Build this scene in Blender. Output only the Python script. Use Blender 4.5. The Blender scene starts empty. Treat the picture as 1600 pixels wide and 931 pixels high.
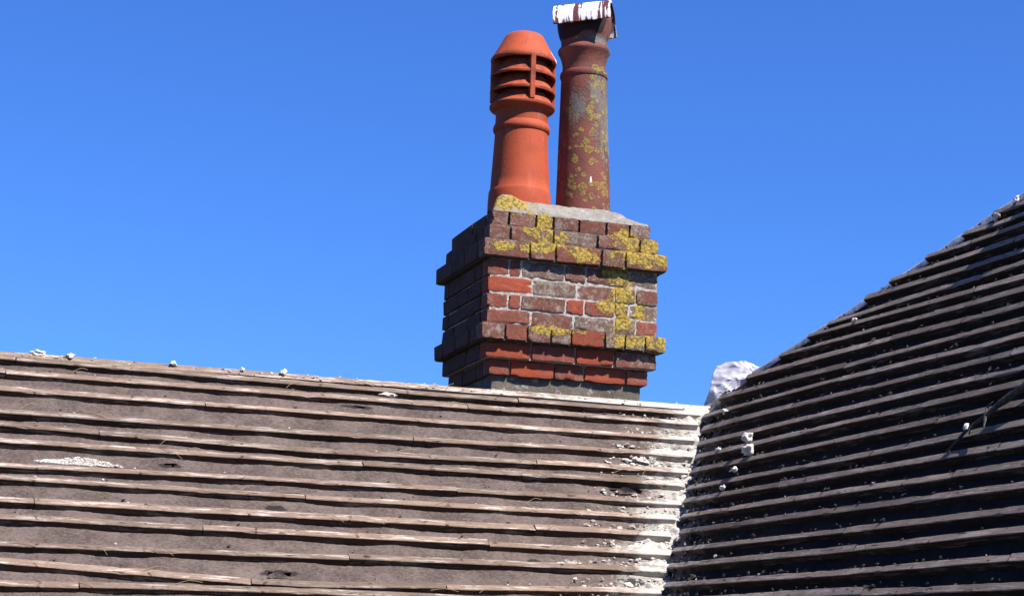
import bpy, bmesh, math, random
from mathutils import Vector, Matrix, noise
random.seed(7)
S = bpy.context.scene
COL = S.collection
PI = math.pi

# ------------------------------------------------------------------ camera
cam = bpy.data.cameras.new("camera")
cam.sensor_width = 36.0
cam.lens = 65.25
cam.clip_start = 0.1
cam.clip_end = 2000
camo = bpy.data.objects.new("camera", cam)
COL.objects.link(camo)
right = Vector((0.9492, -0.3132, 0.0315)); up = Vector((-0.0889, -0.1706, 0.9813)); fwd = Vector((0.3019, 0.9343, 0.1897))
m = Matrix((right, up, -fwd)).transposed().to_4x4()
m.translation = (0, 0, 5.2)
camo.matrix_world = m
S.camera = camo

# ------------------------------------------------------------------ sky and sun
SUN = Vector((0.42, -0.66, 1.0)).normalized()
W = bpy.data.worlds.new("World"); S.world = W; W.use_nodes = True
wn = W.node_tree.nodes; wl = W.node_tree.links
sky = wn.new("ShaderNodeTexSky"); sky.sky_type = 'NISHITA'; sky.sun_disc = False
sky.sun_elevation = math.asin(SUN.z); sky.sun_rotation = math.atan2(SUN.x, SUN.y)
sky.altitude = 0; sky.air_density = 1.0; sky.dust_density = 0.6; sky.ozone_density = 4.0
bg = wn["Background"]; bg.inputs["Strength"].default_value = 0.0525
tint = wn.new("ShaderNodeMix"); tint.data_type = 'RGBA'; tint.blend_type = 'MULTIPLY'; tint.inputs[0].default_value = 1.0
tint.inputs[7].default_value = (0.46, 0.885, 1.72, 1)          # deep clear blue of the day
wl.new(sky.outputs[0], tint.inputs[6]); wl.new(tint.outputs[2], bg.inputs["Color"])
sl = bpy.data.lights.new("sun", 'SUN'); sl.energy = 5.0; sl.angle = math.radians(0.5); sl.color = (1.0, 0.95, 0.88)
so = bpy.data.objects.new("sun", sl); COL.objects.link(so)
so.rotation_euler = SUN.to_track_quat('Z', 'Y').to_euler(); so.location = (8, -10, 20)
S.view_settings.view_transform = 'Standard'; S.view_settings.look = 'None'
S.view_settings.exposure = 1.08; S.view_settings.gamma = 1.0

# ------------------------------------------------------------------ object helpers
def link(o, parent=None):
    COL.objects.link(o)
    if parent is not None: o.parent = parent
    return o
def tag(o, label=None, cat=None, group=None, kind=None):
    if label: o["label"] = label
    if cat: o["category"] = cat
    if group: o["group"] = group
    if kind: o["kind"] = kind
    return o
def thing(name, label, cat, mat4, group=None):
    o = bpy.data.objects.new(name, None); o.empty_display_size = 0.1
    COL.objects.link(o); o.matrix_world = mat4
    return tag(o, label, cat, group)
def from_bm(name, bm, mat, parent=None, smooth=False, loc=None):
    me = bpy.data.meshes.new(name); bm.normal_update(); bm.to_mesh(me); bm.free()
    for mm in (mat if isinstance(mat, (list, tuple)) else [mat]): me.materials.append(mm)
    if smooth:
        for p in me.polygons: p.use_smooth = True
    o = bpy.data.objects.new(name, me)
    if loc is not None: o.location = loc
    return link(o, parent)
def from_py(name, vs, fs, mat, parent=None, smooth=False, loc=None):
    me = bpy.data.meshes.new(name); me.from_pydata(vs, [], fs); me.update()
    me.materials.append(mat)
    if smooth:
        for p in me.polygons: p.use_smooth = True
    o = bpy.data.objects.new(name, me)
    if loc is not None: o.location = loc
    return link(o, parent)
def sharp(o, ang=35):
    me = o.data
    bm = bmesh.new(); bm.from_mesh(me)
    for e in bm.edges:
        if len(e.link_faces) == 2 and e.calc_face_angle(0) > math.radians(ang): e.smooth = False
    bm.to_mesh(me); bm.free(); return o

def nz(x, y, z=0.0): return noise.noise(Vector((x, y, z)))
def sstep(a, b, x):
    t = max(0.0, min(1.0, (x - a) / (b - a))); return t * t * (3 - 2 * t)

# ------------------------------------------------------------------ material helpers
class MT:
    def __init__(s, name, rough=0.9):
        s.m = bpy.data.materials.new(name); s.m.use_nodes = True
        s.t = s.m.node_tree; s.b = s.t.nodes["Principled BSDF"]
        s.b.inputs["Roughness"].default_value = rough
        s.b.inputs["Specular IOR Level"].default_value = 0.25
    def n(s, typ, **kw):
        x = s.t.nodes.new(typ)
        for k, v in kw.items(): setattr(x, k, v)
        return x
    def put(s, sock, v):
        if hasattr(v, "is_linked") or isinstance(v, bpy.types.NodeSocket): s.t.links.new(v, sock)
        else: sock.default_value = v
    def math(s, op, a, b=0.0, c=0.0, clamp=False):
        x = s.n("ShaderNodeMath", operation=op, use_clamp=clamp)
        s.put(x.inputs[0], a); s.put(x.inputs[1], b); s.put(x.inputs[2], c); return x.outputs[0]
    def vmath(s, op, a, b=(0, 0, 0)):
        x = s.n("ShaderNodeVectorMath", operation=op); s.put(x.inputs[0], a); s.put(x.inputs[1], b)
        return x.outputs["Value"] if op in ("LENGTH", "DISTANCE", "DOT_PRODUCT") else x.outputs[0]
    def mix(s, f, a, b, blend='MIX'):
        x = s.n("ShaderNodeMix", data_type='RGBA', blend_type=blend)
        s.put(x.inputs[0], f)
        s.put(x.inputs[6], a if not isinstance(a, tuple) else (*a[:3], 1)); s.put(x.inputs[7], b if not isinstance(b, tuple) else (*b[:3], 1))
        return x.outputs[2]
    def noise(s, vec, scale=5, detail=4, rough=0.6, dist=0.0):
        x = s.n("ShaderNodeTexNoise"); s.put(x.inputs["Vector"], vec)
        x.inputs["Scale"].default_value = scale; x.inputs["Detail"].default_value = detail
        x.inputs["Roughness"].default_value = rough; x.inputs["Distortion"].default_value = dist
        return x.outputs["Fac"]
    def step(s, v, a, b):
        x = s.n("ShaderNodeMapRange", interpolation_type='SMOOTHSTEP'); s.put(x.inputs[0], v)
        x.inputs[1].default_value = a; x.inputs[2].default_value = b
        return x.outputs[0]
    def ramp(s, v, stops):
        x = s.n("ShaderNodeValToRGB"); s.put(x.inputs[0], v); e = x.color_ramp.elements
        while len(e) < len(stops): e.new(0.5)
        for k, (p, c) in zip(e, stops): k.position = p; k.color = (*c, 1)
        return x.outputs[0]
    def bump(s, h, strength=0.5, dist=0.01):
        x = s.n("ShaderNodeBump"); s.put(x.inputs["Height"], h)
        x.inputs["Strength"].default_value = strength; x.inputs["Distance"].default_value = dist
        s.t.links.new(x.outputs[0], s.b.inputs["Normal"])
    def scale(s, vec, sc):
        return s.vmath('MULTIPLY', vec, sc)
    def obj(s): return s.n("ShaderNodeTexCoord").outputs["Object"]
    def pos(s): return s.n("ShaderNodeNewGeometry").outputs["Position"]
    def info(s): return s.n("ShaderNodeObjectInfo")
    def color(s, c, k=0.70): s.put(s.b.inputs["Base Color"], s.mix(1.0, c, (k, k, k), 'MULTIPLY'))
    def blobs(s, vec, lst, soft=1.0):
        """largest of many round patches, each (centre, radii): 1 inside, 0 outside"""
        out = None
        for c, r in lst:
            d = s.vmath('SUBTRACT', vec, c); d = s.vmath('DIVIDE', d, r); l = s.vmath('LENGTH', d)
            v = s.math('SUBTRACT', 1.0 + soft * 0.0, l)
            out = v if out is None else s.math('MAXIMUM', out, v)
        return out

# chimney frame: corner of the brick shaft
CX, CY = 2.4457, 7.9315
def chim(x, z, rx, rz): return ((CX + x, CY + 0.0, z), (rx, 0.4, rz))
LICHEN = [chim(0.10, 7.27, .16, .06), chim(.27, 7.18, .06, .07), chim(.30, 7.09, .085, .07), chim(.22, 7.05, .11, .03),
          chim(.45, 7.04, .09, .045), chim(.67, 7.14, .10, .06), chim(.79, 7.12, .07, .05), chim(.73, 7.05, .16, .05), chim(.84, 7.05, .06, .05),
          chim(.63, 6.955, .09, .05), chim(.66, 6.87, .08, .06), chim(.62, 6.81, .09, .045), chim(.66, 6.74, .07, .05),
          chim(.70, 6.655, .17, .045), chim(.84, 6.65, .06, .05), chim(.30, 6.67, .16, .03), chim(.06, 7.04, .08, .03), chim(.75, 6.80, .05, .05), chim(.2, 7.13, .06, .03)]

def lichen_layer(M, base, p, height=None):
    """yellow crusty patches where LICHEN says, scalloped by cells and noise"""
    b = M.blobs(p, LICHEN)
    nA = M.noise(p, 20, 6, 0.72); nB = M.noise(p, 95, 3, 0.6)
    v = M.math('MULTIPLY_ADD', b, 0.6, M.math('MULTIPLY', nA, 1.7))
    v = M.math('MULTIPLY_ADD', nB, 0.45, v)
    mask = M.step(v, 1.15, 1.25)
    vo = M.n("ShaderNodeTexVoronoi"); M.put(vo.inputs["Vector"], p); vo.inputs["Scale"].default_value = 70
    tone = M.math('ADD', M.math('MULTIPLY', vo.outputs["Distance"], 0.6), M.math('MULTIPLY', nB, 0.7))
    ycol = M.ramp(tone, [(0.25, (.68, .46, .06)), (0.55, (.52, .345, .055)), (0.70, (.38, .26, .06)), (0.84, (.18, .14, .07))])
    return M.mix(mask, base, ycol), mask, nB

# ---- brick
def brick_material():
    M = MT("old red brick", 0.92); p = M.pos(); oi = M.info()
    n1 = M.noise(p, 14, 5, 0.65); n2 = M.noise(p, 60, 5, 0.7); n3 = M.noise(p, 220, 2, 0.6)
    base = oi.outputs["Color"]
    base = M.mix(M.step(n1, 0.35, 0.7), base, M.mix(0.5, base, (.16, .07, .05)))
    base = M.mix(M.math('MULTIPLY', M.step(n2, 0.52, 0.68), 0.4), base, M.mix(.5, base, (.42, .16, .10)))
    base = M.mix(M.step(n3, 0.60, 0.72), base, (.10, .05, .04))
    stn = M.noise(M.scale(p, (1, 1, .55)), 7, 5, .7)
    base = M.mix(M.math('MULTIPLY', M.step(stn, .52, .70), .45), base, (.075, .05, .042))
    g = M.math('MULTIPLY_ADD', oi.outputs["Alpha"], 0.34, M.noise(p, 34, 6, 0.72))
    gm = M.step(g, 0.64, 0.86)
    base = M.mix(M.math('MULTIPLY', gm, 0.85), base, M.mix(M.step(n2, .40, .60), (.37, .30, .235), (.13, .10, .08)))
    bloom = M.step(M.math('MULTIPLY_ADD', M.noise(p, 110, 4, .7), .6, M.math('MULTIPLY', M.noise(p, 18, 4, .65), .7)), .66, .80)
    base = M.mix(M.math('MULTIPLY', bloom, M.math('MULTIPLY_ADD', oi.outputs['Alpha'], .7, .05)), base, (.40, .33, .27))
    wh = M.step(M.math('MULTIPLY_ADD', oi.outputs["Alpha"], .12, M.noise(p, 75, 4, 0.65)), 0.69, 0.76)
    base = M.mix(M.math('MULTIPLY', wh, 0.6), base, (.62, .57, .50))
    col, mask, nb = lichen_layer(M, base, p)
    M.color(col)
    h = M.math('MULTIPLY_ADD', n2, 0.6, M.math('MULTIPLY', n3, 0.35))
    h = M.math('MULTIPLY_ADD', M.math('MULTIPLY', mask, nb), 1.6, h)
    M.bump(h, 0.8, 0.006)
    return M.m
def mortar_material(name, light, dark):
    M = MT(name, 0.95); p = M.pos()
    n = M.noise(p, 45, 5, 0.7)
    base = M.mix(M.step(n, 0.35, 0.62), dark, light)
    col, mask, nb = lichen_layer(M, base, p)
    M.color(col); M.bump(M.noise(p, 160, 4, 0.7), 0.7, 0.004)
    return M.m
def cement_material(name, a, b):
    M = MT(name, 0.95); p = M.pos()
    n = M.noise(p, 9, 6, 0.7); n2 = M.noise(p, 55, 5, 0.7)
    base = M.mix(M.step(n, 0.35, 0.65), a, b)
    base = M.mix(M.math('MULTIPLY', M.step(n2, 0.55, 0.7), 0.6), base, tuple(c * 0.35 for c in a))
    base = M.mix(M.math('MULTIPLY', M.step(M.noise(p, 30, 4, .7), 0.58, 0.66), 0.55), base, (.62, .58, .52))
    col, mask, nb = lichen_layer(M, base, p)
    M.color(col); M.bump(M.math('MULTIPLY_ADD', n2, 1.0, M.noise(p, 200, 3, 0.7)), 0.8, 0.008)
    return M.m
BRICK = brick_material()
MORTAR = mortar_material("white lime mortar", (.62, .57, .50), (.30, .26, .22))
MORTAR_DARK = mortar_material("weathered dark mortar", (.13, .11, .09), (.05, .045, .04))
CEMENT = cement_material("grey cement flaunching", (.27, .24, .205), (.37, .34, .29))
RENDER = cement_material("stained cement render", (.15, .125, .098), (.215, .185, .145))

# ---- clay of the two pots
def pot_new():
    M = MT("orange terracotta", 0.75); p = M.pos()
    n = M.noise(p, 7, 4, 0.6); n2 = M.noise(p, 130, 3, 0.6)
    c = M.mix(M.step(n, 0.35, 0.7), (.50, .085, .029), (.40, .066, .024))
    c = M.mix(M.math('MULTIPLY', M.step(n2, 0.5, 0.75), 0.35), c, (.42, .095, .040))
    st = M.noise(M.scale(p, (14, 14, 2.0)), 3, 4, 0.6)
    c = M.mix(M.math('MULTIPLY', M.step(st, 0.56, 0.72), 0.4), c, (.20, .035, .018))
    sz_ = M.n('ShaderNodeSeparateXYZ'); M.put(sz_.inputs[0], p)
    hd = M.math('MULTIPLY', M.step(sz_.outputs[2], 7.80, 7.86), M.math('SUBTRACT', 1.0, M.step(sz_.outputs[2], 8.06, 8.10)))
    c = M.mix(M.math('MULTIPLY', M.math('MULTIPLY', hd, M.step(M.noise(M.scale(p, (1, 1, 2)), 16, 5, .7), .42, .66)), .75), c, (.10, .03, .02))     # smoke stains about the openings
    bl = M.step(M.math('MULTIPLY_ADD', M.noise(M.scale(p, (1, 1, .3)), 30, 5, .7), .7, M.math('MULTIPLY', n, .4)), .56, .72)
    c = M.mix(M.math('MULTIPLY', bl, .22), c, (.60, .30, .20))
    w = M.blobs(p, [((CX + .392, CY + .295, 8.10), (.025, .05, .035)), ((CX + .395, CY + .30, 8.075), (.03, .05, .02)), ((CX + .10, CY + .23, 8.05), (.012, .03, .012))])
    wm = M.step(M.math('MULTIPLY_ADD', n2, 0.5, w), 0.28, 0.36)
    M.color(M.mix(wm, c, (.80, .78, .74)))
    M.bump(M.math('ADD', n2, M.math('MULTIPLY', M.noise(M.scale(p, (1, 1, 30)), 6, 3, .6), 0.5)), 0.35, 0.003)
    return M.m
def pot_old():
    M = MT("weathered dark red clay", 0.85); p = M.pos()
    n = M.noise(p, 9, 5, 0.65); n2 = M.noise(p, 70, 5, 0.7)
    c = M.mix(M.step(n, 0.35, 0.7), (.24, .075, .052), (.125, .050, .040))
    c = M.mix(M.math('MULTIPLY', M.step(n2, 0.52, 0.7), 0.4), c, (.25, .10, .075))
    # grey crust mostly up the sunny side
    gb = M.blobs(p, [((CX + .68, CY + .29, 7.80), (.12, .18, .30)), ((CX + .60, CY + .25, 7.93), (.06, .1, .12)), ((CX + .70, CY + .3, 7.68), (.07, .1, .12)),
                     ((CX + .69, CY + .30, 8.13), (.04, .07, .07)), ((CX + .50, CY + .26, 7.84), (.06, .1, .1)), ((CX+.62, CY+.25, 8.20), (.13, .09, .03))])
    gm = M.step(M.math('MULTIPLY_ADD', n2, 1.3, M.math('MULTIPLY_ADD', M.noise(M.scale(p, (1, 1, .45)), 34, 6, .75), 1.3, M.math('MULTIPLY', gb, 0.55))), 1.30, 1.60)
    c = M.mix(M.math('MULTIPLY', gm, 0.85), c, M.mix(n2, (.27, .25, .22), (.085, .08, .072)))
    # yellow rosettes: rings around scattered cells
    zone = M.blobs(p, [((CX + .60, CY + .24, 7.80), (.13, .3, .14)), ((CX + .57, CY + .24, 7.62), (.13, .3, .13)), ((CX + .60, CY + .24, 7.42), (.11, .3, .12)),
                       ((CX + .62, CY + .25, 7.33), (.09, .3, .06)), ((CX + .67, CY + .27, 7.70), (.08, .2, .09)), ((CX + .60, CY + .24, 7.97), (.05, .2, .05)),
                       ((CX + .64, CY + .25, 8.045), (.09, .2, .02)), ((CX + .68, CY + .3, 8.20), (.04, .2, .03)), ((CX + .50, CY + .24, 8.20), (.03, .2, .02)), ((CX+.5, CY+.25, 7.5), (.1, .2, .1))])
    out = None
    for sc, ofs, r0, r1 in ((19, (0, 0, 0), .30, .47), (30, (3.3, 1.7, 2.1), .26, .44)):
        vo = M.n("ShaderNodeTexVoronoi"); q = M.vmath('ADD', p, ofs)
        wob = M.n("ShaderNodeTexNoise"); M.put(wob.inputs["Vector"], p); wob.inputs["Scale"].default_value = 60
        q = M.vmath('ADD', q, M.vmath('SCALE', wob.outputs["Color"]))
        q.node.inputs[1].links[0].from_node.inputs["Scale"].default_value = 0.014
        M.put(vo.inputs["Vector"], q); vo.inputs["Scale"].default_value = sc
        d = vo.outputs["Distance"]
        ring = M.math('MULTIPLY', M.step(d, r0 - .16, r0), M.math('SUBTRACT', 1.0, M.step(d, r1 - .06, r1)))
        ring = M.math('MAXIMUM', ring, M.math('MULTIPLY', M.math('SUBTRACT', 1.0, M.step(d, .05, r1)), 0.45))
        sel = M.n("ShaderNodeSeparateColor"); M.put(sel.inputs[0], vo.outputs["Color"])
        on = M.step(M.math('MULTIPLY_ADD', zone, 0.9, sel.outputs[0]), 0.80, 0.86)
        r = M.math('MULTIPLY', ring, on)
        out = r if out is None else M.math('MAXIMUM', out, r)
    yl = M.math('MULTIPLY', out, M.math('MULTIPLY', M.step(n2, 0.36, 0.56), .85))
    c = M.mix(yl, c, M.mix(n2, (.46, .33, .05), (.25, .21, .06)))
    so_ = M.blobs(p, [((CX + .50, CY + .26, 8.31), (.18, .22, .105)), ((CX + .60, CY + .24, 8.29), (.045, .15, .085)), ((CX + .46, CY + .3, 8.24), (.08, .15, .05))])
    c = M.mix(M.math('MULTIPLY', M.step(M.math('MULTIPLY_ADD', n2, .35, so_), .30, .42), .93), c, (.018, .012, .011))     # soot and tar round the mouth, with the tile's shadow painted in
    wsp = M.blobs(p, [((CX + .575, CY + .245, 7.475), (.006, .1, .022))])
    c = M.mix(M.step(M.math('MULTIPLY_ADD', n2, .4, wsp), .35, .45), c, (.8, .78, .74))
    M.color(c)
    M.bump(M.math('ADD', n2, M.math('MULTIPLY', M.math('MAXIMUM', yl, gm), 0.8)), 0.6, 0.004)
    return M.m
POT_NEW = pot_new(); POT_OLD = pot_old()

def tile_material():
    M = MT("dark red clay tile with white droppings", 0.7); p = M.obj()
    n = M.noise(p, 30, 5, 0.7)
    c = M.mix(M.step(n, .35, .7), (.15, .035, .035), (.085, .024, .026))
    st = M.noise(M.scale(p, (1.0, 0.10, 0.10)), 44, 4, 0.58, 0.3)
    sx = M.n("ShaderNodeSeparateXYZ"); M.put(sx.inputs[0], p)
    v = M.math('ADD', st, M.math('MULTIPLY', M.math('SUBTRACT', n, .5), 0.25))
    top = M.step(M.math('MULTIPLY_ADD', M.math('SUBTRACT', st, .5), .35, sx.outputs[2]), 0.0, 0.03)
    w = M.math('MULTIPLY', M.step(v, 0.455, 0.51), top)
    M.color(M.mix(w, c, (.86, .85, .84)))
    M.bump(n, 0.5, 0.004)
    return M.m
TILE = tile_material()

# ---- weathered wood of the battens (object axes = roof axes, x along the grain)
def wood_material(name, bright, side, reach=1.25, edge=None):
    M = MT(name, 0.88); oi = M.info(); rnd = oi.outputs["Random"]
    o = M.obj()
    sh = M.n("ShaderNodeCombineXYZ"); M.put(sh.inputs[0], M.math('MULTIPLY', rnd, 37.0)); M.put(sh.inputs[2], M.math('MULTIPLY', rnd, 11.0))
    q = M.vmath('ADD', o, sh.outputs[0])
    gr = M.noise(M.scale(q, (3.0, 60, 60)), 3, 5, 0.65)
    gr2 = M.noise(M.scale(q, (10, 160, 160)), 3, 4, 0.7)
    blot = M.noise(M.scale(q, (2.6, 7, 7)), 2.2, 6, 0.72)
    c = M.ramp(gr, [(0.28, tuple(b * .34 for b in bright)), (0.45, tuple(b * .75 for b in bright)), (0.62, bright), (0.8, tuple(min(.8, b * 1.25) for b in bright))])
    c = M.mix(M.math('MULTIPLY', M.step(blot, .40, .58), .8), c, tuple(b * k for b, k in zip(bright, (.60, .58, .56))))
    wt = M.noise(M.scale(q, (2.2, 30, 30)), 2.4, 5, 0.7)
    wt = M.math('MULTIPLY_ADD', M.math('SUBTRACT', blot, .5), -0.5, wt)
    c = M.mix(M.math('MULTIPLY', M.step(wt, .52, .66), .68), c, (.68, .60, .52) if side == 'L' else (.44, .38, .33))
    fl = M.noise(M.scale(q, (14, 70, 70)), 2.5, 5, 0.75)
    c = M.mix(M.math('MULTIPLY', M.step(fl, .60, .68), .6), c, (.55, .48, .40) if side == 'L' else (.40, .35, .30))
    c = M.mix(M.math('MULTIPLY', M.step(fl, .42, .34), .65), c, tuple(b * .28 for b in bright))
    tone = M.math('MULTIPLY_ADD', rnd, 0.6, 0.7)
    vv = M.n("ShaderNodeCombineColor"); [M.put(vv.inputs[i], tone) for i in range(3)]
    c = M.mix(1.0, c, vv.outputs[0], 'MULTIPLY')
    dk = M.noise(M.scale(q, (4.5, 22, 22)), 2.6, 3, 0.6)
    c = M.mix(M.math('MULTIPLY', M.step(dk, .62, .69), .88), c, (.035, .028, .022))
    sp_ = M.n("ShaderNodeSeparateXYZ"); M.put(sp_.inputs[0], o)
    xn = M.math('MULTIPLY_ADD', M.noise(M.scale(q, (.6, 5, 5)), 3, 2, .5), .10, sp_.outputs[0])
    fr = M.math('MULTIPLY', M.math('ABSOLUTE', M.math('SUBTRACT', M.math('FRACT', M.math('DIVIDE', xn, .40)), .5)), .40)
    nl_ = M.math('MULTIPLY_ADD', M.noise(M.scale(q, (30, 110, 110)), 1.5, 3, .6), -.05, fr)
    c = M.mix(M.math('MULTIPLY', M.math('MULTIPLY', M.step(nl_, -.0185, -.0240), M.step(M.noise(M.scale(q, (4, 50, 50)), 1.3, 2, .5), .48, .56)), .85), c, (.02, .016, .013))     # nail marks over the rafters
    if side == 'R':
        dR = M.math('ADD', sp_.outputs[0], M.math('MULTIPLY', sp_.outputs[1], .964))
        fR = M.math('MULTIPLY_ADD', M.noise(o, 13, 6, .75), 1.5, M.math('MULTIPLY', dR, -.9))
        c = M.mix(M.math('MULTIPLY', M.step(fR, .42, .72), .7), c, (.46, .42, .38))       # mortar dust near the valley
    if edge: c = M.mix(1.0, c, edge, 'MULTIPLY')
    if side == 'L':
        s = M.n("ShaderNodeSeparateXYZ"); M.put(s.inputs[0], o)
        d = M.math('SUBTRACT', s.outputs[0], M.math('MULTIPLY', s.outputs[1], .467))     # distance from the valley
        f = M.math('MULTIPLY_ADD', M.noise(M.scale(o, (1, 2.2, 2.2)), 9, 5, 0.7), 0.9, M.math('MULTIPLY', d, reach))
        c = M.mix(M.math('MULTIPLY', M.step(f, 0.14, 0.36), .9), c, M.mix(gr2, (.50, .44, .38), (.74, .69, .62)))
    M.color(c)
    M.bump(M.math('ADD', gr, M.math('MULTIPLY', gr2, .8)), 0.7, 0.005)
    return M.m
WOOD_L = wood_material("weathered sunlit batten wood", (.345, .245, .182), 'L')
WOOD_RIDGE = wood_material("lime stained ridge wood", (.345, .245, .182), 'L', 0.26)
WOOD_L_EDGE = wood_material("unbleached brown batten edge, sunlit roof", (.25, .14, .085), 'L', 1.25, (.62, .56, .50))  # batten sides: brown wood darkened further to paint in their shade
WOOD_R_EDGE = wood_material("unbleached brown batten edge, shaded roof", (.10, .066, .046), 'R', 1.25, (.62, .56, .50))  # same painted shade on the batten sides, deeper for this slope
WOOD_R = wood_material("grey batten wood", (.36, .275, .215), 'R')

def felt_material(name, side):
    M = MT(name, 0.97); o = M.obj()
    n = M.noise(o, 6, 6, 0.65); n2 = M.noise(M.scale(o, (1, 1.6, 1)), 60, 6, 0.75); n3 = M.noise(o, 240, 3, 0.7)
    A, B = ((.205, .154, .132), (.140, .103, .088)) if side == 'L' else ((.028, .022, .018), (.015, .012, .010))  # right pair: same felt, darkened to paint in that slope's shade
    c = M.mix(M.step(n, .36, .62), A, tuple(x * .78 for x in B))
    fk = M.noise(M.scale(M.vmath('ADD', o, (1.7, .4, 0)), (1, 1.8, 1)), 26, 5, .75)
    c = M.mix(M.math('MULTIPLY', M.step(fk, .60, .70), .55), c, tuple(x * .32 for x in B))
    c = M.mix(M.math('MULTIPLY', M.step(M.noise(o, 2.3, 5, .7), .52, .68), .35), c, tuple(x * 1.5 for x in A))
    c = M.mix(M.math('MULTIPLY', M.step(n2, .45, .7), .6), c, tuple(x * 1.5 for x in A))
    c = M.mix(M.math('MULTIPLY', M.step(n2, .50, .30), .6), c, tuple(x * .5 for x in B))
    c = M.mix(M.math('MULTIPLY', M.step(n3, .58, .72), .5), c, tuple(x * 1.9 for x in A))
    if side == 'R':
        s = M.n("ShaderNodeSeparateXYZ"); M.put(s.inputs[0], o)
        dR = M.math('ADD', s.outputs[0], M.math('MULTIPLY', s.outputs[1], .964))
        fR = M.math('MULTIPLY_ADD', M.noise(o, 15, 6, .75), 1.6, M.math('MULTIPLY', dR, -1.2))
        c = M.mix(M.math('MULTIPLY', M.step(fR, .45, .75), .6), c, (.40, .37, .33))
    if side == 'L':
        s = M.n("ShaderNodeSeparateXYZ"); M.put(s.inputs[0], o)
        d = M.math('SUBTRACT', s.outputs[0], M.math('MULTIPLY', s.outputs[1], .467))
        f = M.math('MULTIPLY_ADD', M.noise(o, 8, 6, 0.72), 0.85, M.math('MULTIPLY', d, 1.15))
        f = M.math('MULTIPLY_ADD', M.math('SUBTRACT', n2, .5), .5, f)
        c = M.mix(M.math('MULTIPLY', M.step(f, 0.13, 0.36), .92), c, M.mix(n3, (.42, .37, .32), (.74, .70, .63)))
        wb = M.blobs(o, [((-2.84, -.722, 0), (.11, .028, .2)), ((-2.93, -.728, 0), (.14, .018, .2)), ((-.46, -.455, 0), (.10, .04, .2)), ((-2.85, -1.28, 0), (.05, .03, .2)), ((-1.0, -1.22, 0), (.07, .03, .2))])
        wm = M.step(M.math('MULTIPLY_ADD', M.noise(o, 45, 5, .7), .9, wb), .60, .75)
        c = M.mix(wm, c, (.78, .74, .66))
        db = M.blobs(o, [((-2.53, -.715, 0), (.06, .025, .2)), ((-.60, -.68, 0), (.12, .045, .2)), ((-2.17, -1.36, 0), (.10, .03, .2)), ((-2.14, -.96, 0), (.06, .025, .2)), ((-1.7, -.19, 0), (.1, .02, .2)),
                         ((-2.06, -.86, 0), (.08, .02, .2)), ((-1.14, -1.22, 0), (.05, .03, .2)), ((-.75, -1.32, 0), (.06, .04, .2)), ((-.75, -.42, 0), (.05, .03, .2))])
        dm = M.step(M.math('MULTIPLY_ADD', M.noise(o, 30, 5, .7), .9, db), .66, .86)
        c = M.mix(M.math('MULTIPLY', dm, .85), c, (.022, .018, .017))
    M.color(c)
    M.bump(M.math('MULTIPLY_ADD', n2, 1.2, n3), 0.9, 0.008)
    return M.m
FELT_L = felt_material("brown sunlit roofing felt", 'L'); FELT_R = felt_material("roofing felt with painted shade", 'R')  # right felt carries its shade in the colour

def plain(name, a, b, sc=30, rough=.9, bump=.5, dist=.006):
    M = MT(name, rough); p = M.pos(); n = M.noise(p, sc, 5, .7)
    M.color(M.mix(M.step(n, .35, .65), a, b)); M.bump(n, bump, dist); return M.m
LUMP = plain("white lime mortar lumps", (.80, .76, .68), (.60, .55, .48), 60)
RUBBLE = plain("pale mortar crumbs", (.66, .61, .54), (.40, .35, .30), 50)
GRIT = plain("dusty grey mortar grit", (.44, .40, .35), (.22, .195, .17), 50)
DIRT = plain("dark moss and dirt crumbs", (.06, .05, .042), (.03, .026, .022), 60)
LEAD = plain("pale oxidised lead", (.55, .55, .58), (.32, .32, .36), 11, .6, .5, .01)
SHEET = plain("whitish crumpled sheet", (.60, .59, .65), (.38, .37, .45), 12, .6, .4, .01)
STRAW = plain("dry straw", (.45, .33, .20), (.30, .20, .11), 40)
STICK = plain("grey brown dead wood", (.12, .10, .085), (.045, .038, .033), 70)
WHITE = plain("white bare wood", (.80, .78, .74), (.62, .60, .56), 70)
SLATE = plain("roof tiles of the far slope", (.20, .09, .06), (.12, .06, .045), 8)
HOUSEWALL = plain("house brick wall", (.30, .13, .08), (.22, .10, .07), 12)
VOID = plain("dark roof space", (.012, .011, .010), (.02, .018, .016), 20)
GRASS = plain("lawn grass", (.035, .05, .02), (.055, .065, .028), 3, .95, .8, .05)

# ------------------------------------------------------------------ ground
gv = [(-600, -600, 0), (600, -600, 0), (600, 600, 0), (-600, 600, 0)]
tag(from_py("ground", gv, [(0, 1, 2, 3)], GRASS), kind="structure")

# ------------------------------------------------------------------ roofs
J = Vector((3.511, 7.8615, 6.350))          # where ridge, valley and hip meet
PL, PR = math.radians(40), math.radians(54)
def frame(x, y, z, o):
    mm = Matrix((x, y, z)).transposed().to_4x4(); mm.translation = o; return mm
ML = frame(Vector((1, 0, 0)), Vector((0, math.cos(PL), math.sin(PL))), Vector((0, -math.sin(PL), math.cos(PL))), J)
MR = frame(Vector((0, -1, 0)), Vector((math.cos(PR), 0, math.sin(PR))), Vector((-math.sin(PR), 0, math.cos(PR))), J)
roofL = thing("stripped_roof", "brown sunlit roof slope stripped to felt and battens, below the chimney stack", "roof", ML)
roofR = thing("stripped_roof", "dark shaded hipped roof slope with bare battens, right of the valley", "roof", MR)

def bulge(x, y):       # the upper right of the shaded slope is slightly bellied
    return 0.0 * max(0.0, y - 0.20) * sstep(1.15, 1.9, x) * (1 - sstep(0.75, 1.1, y) * .3)
VAL_L = lambda y: 0.467 * y
def VAL_R(y): return -0.964 * y if y <= 0 else 0.0
def HIP_X(y): return max(0.0, (y - 0.055) / 0.390)

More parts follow.
